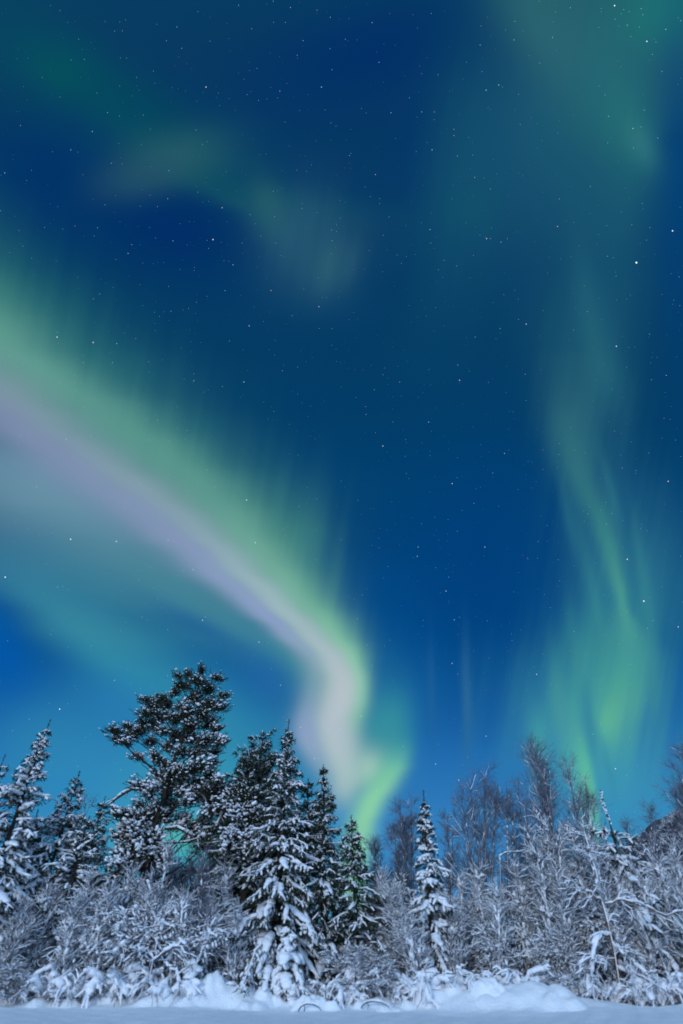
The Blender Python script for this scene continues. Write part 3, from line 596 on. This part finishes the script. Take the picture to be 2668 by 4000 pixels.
birch('small bare birch in the blue gap beside the short twiggy-topped spruce', [(1460, 3290), (1490, 3330)], 31, .5, 50, 1480, .4, .3, 18, 7, 4)
birch('thin bare birch right of the lone slim spruce', [(1745, 3190), (1770, 3250)], 33, .45, 51, 1760, .35, .3, 18, 7, 4)
birch('bare birch showing only faint twigs above the smaller grey spruce', [(335, 3135), (300, 3190)], 31, .7, 52, 300, .3, .3, 18, 7, 4)
birch('bare birch tangled behind the tall pine, its twigs against the teal glow', [(868, 3190), (820, 3230), (905, 3230), (790, 3300)], 29.5, .8, 53, 840, .3, .2, 22, 8, 5)
birch('brown bare sapling standing in front of the thicket under the tall pine', [(800, 3335), (775, 3400)], 24.6, .45, 54, 775, .35, .2, 16, 5, 3, r0=.035, name='birch_tree')
birch('snow-specked bare birch rising from the thicket beside the foot of the tall feathery birch', [(2105, 3190), (2060, 3240), (2150, 3230)], 25.5, .45, 55, 2170, .85, .15, 20, 6, 3, 24)

G2 = 'frosted birch saplings in the thicket'
SAPLINGS = [(2250, 3310, 25.2), (2490, 3390, 24.3), (2560, 3350, 25.8), (2625, 3290, 26.2), (2100, 3330, 24.8), (1945, 3460, 24.5), (2010, 3380, 26.0), (255, 3330, 26.0), (350, 3420, 25.0), (520, 3380, 25.6), (660, 3330, 26.2), (885, 3370, 26.4), (1480, 3420, 26.0), (1800, 3440, 26.0), (2170, 3230, 26.6), (2320, 3330, 24.1), (2440, 3420, 23.9), (2385, 3370, 24.0), (90, 3540, 24.0), (720, 3500, 24.2),
      (2130, 3270, 25.4), (2210, 3200, 26.4), (2290, 3240, 25.6), (2420, 3330, 25.6), (2060, 3290, 25.8), (1870, 3390, 25.8), (2650, 3440, 24.2), (1530, 3490, 25.2), (590, 3440, 24.6), (840, 3460, 25.0), (190, 3450, 24.8), (430, 3500, 24.4), (2370, 3500, 23.8), (1760, 3540, 24.6), (300, 3520, 24.2), (930, 3560, 24.4), (2180, 3420, 24.2), (1600, 3600, 24.0)]
for j, (x, y, Yd) in enumerate(SAPLINGS):
    dx = 1 if x > 1334 else -1
    b_ = birch('thin frosted birch sapling standing up through the tangled thicket', [(x, y)] if j % 3 else [(x, y), (x + 26, y + 70)], Yd, .36, 300 + j, x + dx * int((3600 - y) * abs(x - 1334) / 1334 * .32) + (j * 37 % 60 - 30), .85, .08, 24, 6, 3, 24, .03)
    b_['group'] = G2

# ================================================================== snow-laden shrubs
def shrub_proto(seed, label, stems, spread, lean, arch, thick, group):
    rng = np.random.default_rng(seed)
    root = thing('snowy_shrub', label, 'shrub', (0, 0, 0), group)
    K = 8; u = np.linspace(0, 1, K); S = stems
    az = rng.uniform(0, 6.283, S); tilt = rng.uniform(.1, 1, S) * spread; H = rng.uniform(.65, 1.0, S) * 3.0
    d = np.stack([np.cos(az) * tilt + lean, np.sin(az) * tilt * .8], -1)
    P0 = np.zeros((S, K, 3)); P0[:, :, :2] = rng.normal(size=(S, 1, 2)) * .25 + d[:, None] * (H[:, None] * (u ** 1.4))[..., None]
    P0[:, :, 2] = H[:, None] * (u - arch * rng.uniform(.3, 1.2, (S, 1)) * u ** 3)
    P0[:, 1:] += np.cumsum(rng.normal(size=(S, K - 1, 3)) * .045, 1)
    P1, _, t1 = kids(rng, P0, 13, (.1, 1), lambda i, t: 1.05 * (1.15 - t) + .2, 46, .1, .34, 5, .06)
    P2, _, _ = kids(rng, P1, 7, (.1, 1), lambda i, t: .5 * (1.2 - t) + .12, 38, .05, .2, 4, .05)
    P3, _, _ = kids(rng, P2, 3, (.1, 1), lambda i, t: .26, 40, .0, .15, 3, .06)
    tw = MB(); tw.add(*tubes(P0, np.linspace(.03, .010, K)[None] * np.ones((S, 1)), 4)); tw.add(*tubes(P1, np.linspace(.014, .007, 5)[None] * np.ones((len(P1), 1)), 3))
    tw.add(*tubes(P2, np.full(P2.shape[:2], .008), 3)); tw.add(*tubes(P3, np.full(P3.shape[:2], .007), 3)); tw.build('twigs', TWIG, root)
    sn = MB(); sn.add(*snow_tubes(rng, P0, .032 * thick, .8, .7, 5, .02)); sn.add(*snow_tubes(rng, P1, .024 * thick, .65, .8)); sn.add(*snow_tubes(rng, P2, .017 * thick, .55, .8)); sn.add(*snow_tubes(rng, P3, .011 * thick, .45, .8))
    for PP, nn, wa, wb in ((P2, 1250, .016, .044), (P3, 1300, .012, .032)):
        n = int(nn * thick); q, dd = lerp_path(PP, rng.integers(0, len(PP), n), rng.uniform(.1, 1, n)); w = rng.uniform(wa, wb, n)
        sn.add(*blobs(rng, q + [0, -.01, .015], w * 2.2, w, w * .8, dd, .25, ICO1))
    n = int(170 * thick); q, dd = lerp_path(P1, rng.integers(0, len(P1), n), rng.uniform(.2, 1, n)); w = rng.uniform(.025, .07, n) * thick
    sn.add(*blobs(rng, q + [0, -.01, .02], w * 1.7, w, w * .8, dd, .25, ICO1))
    n = int(44 * thick); q, dd = lerp_path(P0, rng.integers(0, S, n), rng.uniform(.3, 1, n)); w = rng.uniform(.045, .11, n) * thick
    sn.add(*blobs(rng, q + [0, 0, .03], w * 1.6, w, w * .75, dd, .25))
    q = sn.build('snow', SNOW, root); root['h'] = float(np.percentile([v.co.z for v in q.data.vertices], 97))
    return root
G1 = 'snowy shrubs of the thicket'
LB1 = 'bare tangled shrub dusted with snow in the thicket between the white field and the trees'
protos = [shrub_proto(61, LB1, 12, .38, 0, .25, 1, G1), shrub_proto(62, LB1, 11, .5, .12, .4, 1.15, G1), shrub_proto(63, LB1, 12, .45, -.15, .35, 1.0, G1), shrub_proto(64, LB1, 10, .6, .1, .55, 1.3, G1), shrub_proto(65, LB1, 14, .3, -.08, .2, .85, G1), shrub_proto(66, LB1, 10, .55, -.25, .5, 1.2, G1)]
bnd_x = [-400, 0, 150, 300, 420, 560, 700, 860, 950, 1150, 1330, 1450, 1560, 1700, 1800, 1900, 2050, 2200, 2400, 2550, 2668, 3100]
bnd_y = [3500, 3500, 3470, 3400, 3420, 3400, 3390, 3390, 3540, 3680, 3620, 3500, 3460, 3560, 3500, 3460, 3430, 3350, 3440, 3420, 3410, 3420]
rng = np.random.default_rng(7); used = set(); count = 0
rows = [(31.0, 16, -10), (29.3, 15, 10), (27.6, 14, 50), (26.2, 14, 120), (25.0, 14, 210), (24.2, 14, 330)]
for Yr, n, dn in rows:
    half = 14.0 * Yr / 25
    for k in range(n):
        X = -half + 2 * half * (k + .5 + float(rng.uniform(-.35, .35))) / n; Y = Yr + float(rng.uniform(-.5, .5))
        px = 1334 + X / Y * FPX * 1.21
        top = np.interp(px, bnd_x, bnd_y) + 20 + dn * float(rng.uniform(.4, 1.5)) + float(rng.uniform(-50, 130))
        gz = float(ground_z(X, Y)) - .08; hz_ = at(px, min(top, 3840), Y)[2] - gz
        if hz_ < .45: continue
        p = int(rng.integers(0, len(protos)))
        if px > 2100: p = int(rng.choice([1, 3, 5, 0]))
        o = protos[p] if p not in used else copy_tree(protos[p])
        used.add(p); s = hz_ / o['h']
        o.location = (X, Y, gz); o.rotation_euler = (0, 0, float(rng.uniform(-.7, .7)) + (math.pi if rng.random() < .0 else 0))
        o.scale = (min(max(s, .7), 1.25) * float(rng.uniform(.9, 1.2)), min(max(s, .7), 1.2), s); count += 1
for p, o in enumerate(protos):
    if p not in used:
        for ch in list(o.children): bpy.data.objects.remove(ch)
        bpy.data.objects.remove(o)

# brush behind the thicket and over the hillside, past counting: one mass each
def brush(name, label, pts, hts, seed, m=TWIG, snow=.6):
    rng = np.random.default_rng(seed); n = len(pts); K = 5; u = np.linspace(0, 1, K)
    tl = rng.normal(size=(n, 2)) * .28
    P = np.zeros((n, K, 3)); P[:] = pts[:, None]; P[:, :, :2] += tl[:, None] * (hts[:, None] * u ** 1.4)[..., None]; P[:, :, 2] += hts[:, None] * (u - .15 * u ** 3)
    P[:, 1:] += np.cumsum(rng.normal(size=(n, K - 1, 3)) * .05, 1)
    P1, _, _ = kids(rng, P, 6, (.2, 1), lambda i, t: .35 * hts[i] * (1.2 - t), 42, .1, .15, 4, .08)
    P2, _, _ = kids(rng, P1, 3, (.2, 1), lambda i, t: .3 * (1.2 - t) + .1, 42, .0, .15, 3, .08)
    b = MB(); b.add(*tubes(P, np.full((n, K), .018), 3)); b.add(*tubes(P1, np.full(P1.shape[:2], .012), 3)); b.add(*tubes(P2, np.full(P2.shape[:2], .011), 3))
    o = b.build(name, m); o['kind'] = 'stuff'; o['label'] = label; o['category'] = 'undergrowth'
    s = MB(); s.add(*snow_tubes(rng, P1, .03, snow, .6)); s.add(*snow_tubes(rng, P, .03, snow * .7, .6)); s.add(*snow_tubes(rng, P2, .022, snow * .6, .6))
    q = s.build('snow', SNOW, o)
    return o
rng = np.random.default_rng(8)
n = 900; X = rng.uniform(-20, 20, n); Y = rng.uniform(31, 37, n)
top = np.interp(1334 + X / Y * FPX * 1.19, bnd_x, bnd_y) + rng.uniform(-30, 90, n)
hts = np.array([max(.8, at(1334, t, y)[2] - .3) for t, y in zip(top, Y)])
brush('shrub_undergrowth', 'dense mass of bare snowy brush closing the thicket behind the shrubs', np.stack([X, Y, ground_z(X, Y)], -1), hts, 71)
n = 3200; X = rng.uniform(29, 75, n); Y = rng.uniform(38, 74, n)
brush('hillside_shrubs', 'bare snowy brush covering the slope of the dark hill', np.stack([X, Y, hill_z(X, Y)], -1), rng.uniform(.8, 2.4, n) * np.interp(Y, [40, 55, 66, 74], [1.1, .8, .4, .3]), 72, TWIG, .8)

# ================================================================== leaning and fallen wood, snow mounds
def bough_thing(name, label, cat, Y, paths, seed, m=DEADW, twigs=10):
    """bent stems given as picture paths with a radius and a snow load"""
    rng = np.random.default_rng(seed)
    b0 = at(paths[0][0][0][0], paths[0][0][0][1], Y); bz = float(ground_z(b0[0], Y))
    root = thing(name, label, cat, (b0[0], Y, bz)); off = np.array([b0[0], Y, bz])
    for j, (pts, r, load) in enumerate(paths):
        q = np.array([at(p[0], p[1], Y + (p[2] if len(p) > 2 else 0)) for p in pts]) - off; sn = MB(); tw = MB()
        if j == 0: q[0, 2] = min(q[0, 2], -.1)
        u = np.linspace(0, len(q) - 1, 14); q = np.stack([np.interp(u, np.arange(len(q)), q[:, c]) for c in range(3)], -1)
        q[1:-1] += rng.normal(size=(12, 3)) * .02
        V, F = tubes(q[None], np.linspace(1, .4, 14)[None] * r, 6); o = obj('trunk' if j == 0 else 'bough', V, F, m, root)
        if load:
            p, d = lerp_path(q[None], np.zeros(26, int), np.sort(rng.uniform(.04, 1, 26))); w = .62 * load * rng.uniform(.4, 1.4, 26)
            sn.add(*blobs(rng, p + np.array([0, -.02, .6])[None] * w[:, None] + [0, 0, r * .5], w * 2.0, w, w * .7, d, .16))
        sn.add(*tubes(q[None] + [0, -.4 * r, .8 * r], np.linspace(.6, .3, 14)[None] * r, 5))
        k1, _, _ = kids(rng, q[None], twigs, (.1, 1), lambda i, t: .7, 50, 0, .3, 5); k2, _, _ = kids(rng, k1, 6, (.2, 1), lambda i, t: .28, 45, -.1, .25, 4)
        tw.add(*tubes(k1, np.full(k1.shape[:2], .013), 3)); tw.add(*tubes(k2, np.full(k2.shape[:2], .009), 3)); sn.add(*snow_tubes(rng, k1, .026, .8)); sn.add(*snow_tubes(rng, k2, .018, .7))
        tw.build('twigs', TWIG, o); sn.build('snow', SNOW, o)
    return root
bough_thing('leaning_tree', 'leaning brown-barked tree with long snow-covered boughs spreading over the shrubs near the hill', 'tree', 23.2,
            [([(2425, 3900), (2408, 3770), (2381, 3640), (2353, 3529), (2335, 3440), (2310, 3340), (2275, 3230)], .06, .0), ([(2364, 3530), (2433, 3515, -.3), (2510, 3540, -.6), (2595, 3574, -.8), (2668, 3560, -.9)], .035, .07), ([(2395, 3690), (2436, 3729, -.3), (2500, 3785, -.6), (2567, 3850, -.8)], .035, .11),
             ([(2385, 3655), (2350, 3650, -.3), (2325, 3690, -.5), (2318, 3740, -.6)], .03, .12), ([(2350, 3520), (2290, 3480, -.2), (2240, 3460, -.3)], .03, .06), ([(2400, 3745), (2320, 3760, -.4), (2300, 3850, -.6), (2296, 3890, -.6)], .03, .10), ([(2345, 3490), (2310, 3370, -.2), (2300, 3300, -.2)], .025, .05), ([(2420, 3790), (2470, 3800, -.3), (2480, 3850, -.4)], .03, .10)], 81)
bough_thing('fallen_bough', 'fallen thick snow-covered bough slanting up from the thicket at the field edge', 'tree', 23.4,  # a fallen branch with side boughs, not a whole tree
            [([(585, 3790), (605, 3745), (655, 3712, -.1), (706, 3688, -.2), (722, 3690, -.2)], .05, .09), ([(610, 3745), (560, 3720, -.2), (540, 3700, -.2)], .03, .06), ([(640, 3760), (690, 3800, -.2), (700, 3850, -.2)], .03, .07)], 82, TWIG, 6)
bough_thing('bent_tree', 'bent sapling, its snow-topped stem arching over below the rounded birch', 'tree', 27,
            [([(1925, 3420), (1945, 3345), (1990, 3328, -.2), (2040, 3328, -.3), (2070, 3355, -.4), (2085, 3390, -.4)], .03, .05)], 83, TWIG, 6)

def mound(label, px, py, Y, wpx, hpx, seed, hoop=False, lumps=5):
    rng = np.random.default_rng(seed)
    c = at(px, py, Y); gz = float(ground_z(c[0], Y)); k = Y / 1.28 / FPX
    w, h = wpx * k * 1.12, hpx * k * .72
    root = thing('snow_mound', label, 'snow mound', (c[0], Y, gz), None)
    g = np.linspace(-1, 1, 61); X, Y2 = np.meshgrid(g * w * .72, np.linspace(-1, 1, 41) * w * .5)
    Z = np.zeros_like(X)
    for j in range(lumps + 1):
        big = j == 0
        cx, cy = (0, .05 * w) if big else (rng.uniform(-.5, .5) * w, rng.uniform(-.25, .2) * w)
        a_, b_ = (w * .36, w * .26) if big else (w * rng.uniform(.10, .24), w * rng.uniform(.10, .18))
        hh = h * (.8 if lumps < 5 else .5) if big else min(h * rng.uniform(.25, .8), 1.5 * a_)
        q = ((X - cx) / a_) ** 2 + ((Y2 - cy) / b_) ** 2
        Z = np.maximum(Z, hh * np.exp(-q ** 1.9)) + .25 * np.minimum(Z, hh * np.exp(-q))
    ph = rng.uniform(0, 6, 6)
    Z *= 1 + .10 * np.sin(X * 5 / w * 3 + ph[0]) * np.sin(Y2 * 18 / w + ph[1]) + .05 * np.sin(X * 33 / w + Y2 * 21 / w + ph[2])
    Z += ground_z(c[0] + X, Y + Y2) - gz - .05 * np.clip(3 * np.maximum(abs(X) / (w * .72), abs(Y2) / (w * .5)) - 2, 0, 1) + .005
    ii = np.arange(X.size).reshape(X.shape); A, B_, C_, D_ = ii[:-1, :-1].ravel(), ii[:-1, 1:].ravel(), ii[1:, 1:].ravel(), ii[1:, :-1].ravel()
    obj('snow', np.stack([X, Y2, Z], -1).reshape(-1, 3), np.concatenate([np.stack([A, B_, C_], -1), np.stack([A, C_, D_], -1)]), FIELD, root)
    if hoop:                                     # a bent twig sprung out of the front of the mound
        an = np.linspace(.05, math.pi - .3, 14); q = np.stack([-.08 * w - np.cos(an) * w * .27, -w * .40 + .05 * w * np.sin(an * 2), np.sin(an * 1.05) * h * .5], -1)
        V, F = tubes(q[None], np.linspace(.02, .01, 14)[None], 5); obj('twig', V, F, TWIG, root)
        q2 = q[2:12] + [0, -.01, .035]; V, F = tubes(q2[None], (.03 * np.sin(np.linspace(.3, 2.9, 10)) * rng.uniform(.6, 1.3, 10))[None], 6); obj('snow_crust', V, F, SNOW, root)
        q3 = np.stack([q[4] + [.02, 0, 0], q[4] * [1, 1, .5] + [.06, -.03, 0], [q[4][0] + .02, q[4][1] - .05, 0]]); V, F = tubes(q3[None], np.full((1, 3), .011), 4); obj('twig', V, F, TWIG, root)
    return root
mound('low snow mound with a bent twig arching at its front, near the tallest spruce', 1228, 3910, 22.8, 140, 62, 91, True, 3)
mound('wider snow mound with a bent twig at its front, right of the smaller twig mound', 1478, 3905, 23.1, 170, 56, 92, True, 5)
mound('big lumpy heap of snow at the field edge left of the tallest spruce', 895, 3918, 23.5, 240, 95, 93, False, 16)
mound('rounded snow heap with a shaded side next to the big lumpy heap', 1045, 3918, 23.8, 150, 60, 94, False, 7)
mound('snow heap below the lone slim spruce', 1690, 3895, 23.6, 210, 66, 95, False, 10)
mound('small round snow knoll on the drift beyond the lone slim spruce', 1905, 3885, 22.9, 140, 66, 96, False, 3)
mound('long low rounded snow drift ending in a broken edge by the dark brush', 2050, 3905, 22.5, 300, 56, 97, False, 7)
mound('small snow lump at the foot of the leaning tree', 2200, 3932, 22.2, 70, 34, 98, False, 3)
mound('low snow heap under the thicket between the frame edge and the fallen bough', 430, 3918, 24.0, 180, 60, 99, False, 9)
mound('white snow heap beside the fallen bough and the cloaked fir sapling', 640, 3918, 23.6, 240, 60, 100, False, 12)
mound('low snow swell right of the wider twig mound', 1585, 3905, 23.2, 170, 34, 101, False, 5)
mound('flat snow heap at the foot of the leaning tall spruce', 150, 3925, 24.0, 260, 46, 102, False, 8)

# low shrubs almost buried in snow along the field edge
LB3 = 'low shrub weighed down by thick snow at the edge of the open field'
def low_shrub(seed):
    rng = np.random.default_rng(seed); root = thing('buried_shrub', LB3, 'shrub', (0, 0, 0), 'low snow-loaded shrubs along the field edge')
    S, K = 16, 7; u = np.linspace(0, 1, K); az = rng.uniform(0, 6.283, S); L = rng.uniform(.5, 1.0, S)
    P0 = np.zeros((S, K, 3)); P0[:, :, :2] = rng.normal(size=(S, 1, 2)) * .12 + (np.stack([np.cos(az), np.sin(az)], -1) * L[:, None] * .75)[:, None] * u[None, :, None]
    P0[:, :, 2] = L[:, None] * (1.5 * u - 1.15 * rng.uniform(.7, 1.25, (S, 1)) * u ** 2)
    P0[:, 1:] += np.cumsum(rng.normal(size=(S, K - 1, 3)) * .02, 1)
    P1, _, _ = kids(rng, P0, 7, (.15, 1), lambda i, t: .32, 45, 0, .4, 4, .06)
    tw = MB(); tw.add(*tubes(P0, np.full((S, K), .011), 4)); tw.add(*tubes(P1, np.full(P1.shape[:2], .007), 3)); tw.build('twigs', TWIG, root)
    sn = MB(); sn.add(*snow_tubes(rng, P0, .06, .8, .5, 6, .01)); sn.add(*snow_tubes(rng, P1, .03, .7, .6, 5))
    n = 60; q, dd = lerp_path(P0, rng.integers(0, S, n), rng.uniform(.2, .95, n)); w = rng.uniform(.04, .12, n)
    sn.add(*blobs(rng, q + [0, 0, .02], w * 1.8, w * 1.1, w * .8, dd, .12)); sn.build('snow', SNOW, root)
    return root
lows = [low_shrub(401), low_shrub(402), low_shrub(403)]; rng = np.random.default_rng(9); k = 0
for X in np.linspace(-11.5, 12.3, 30):
    X = X + float(rng.uniform(-.3, .3)); Y = 23.75 + float(rng.uniform(-.35, .5)) - (1.0 if X > 7 else 0); p = k % 3
    o = lows[p] if k < 3 else copy_tree(lows[p]); k += 1
    o.location = (X, Y, float(ground_z(X, Y)) - .05); o.rotation_euler = (0, 0, float(rng.uniform(0, 6.28))); q = float(rng.uniform(.7, 1.35)); o.scale = (q * 1.1, q * 1.1, q)
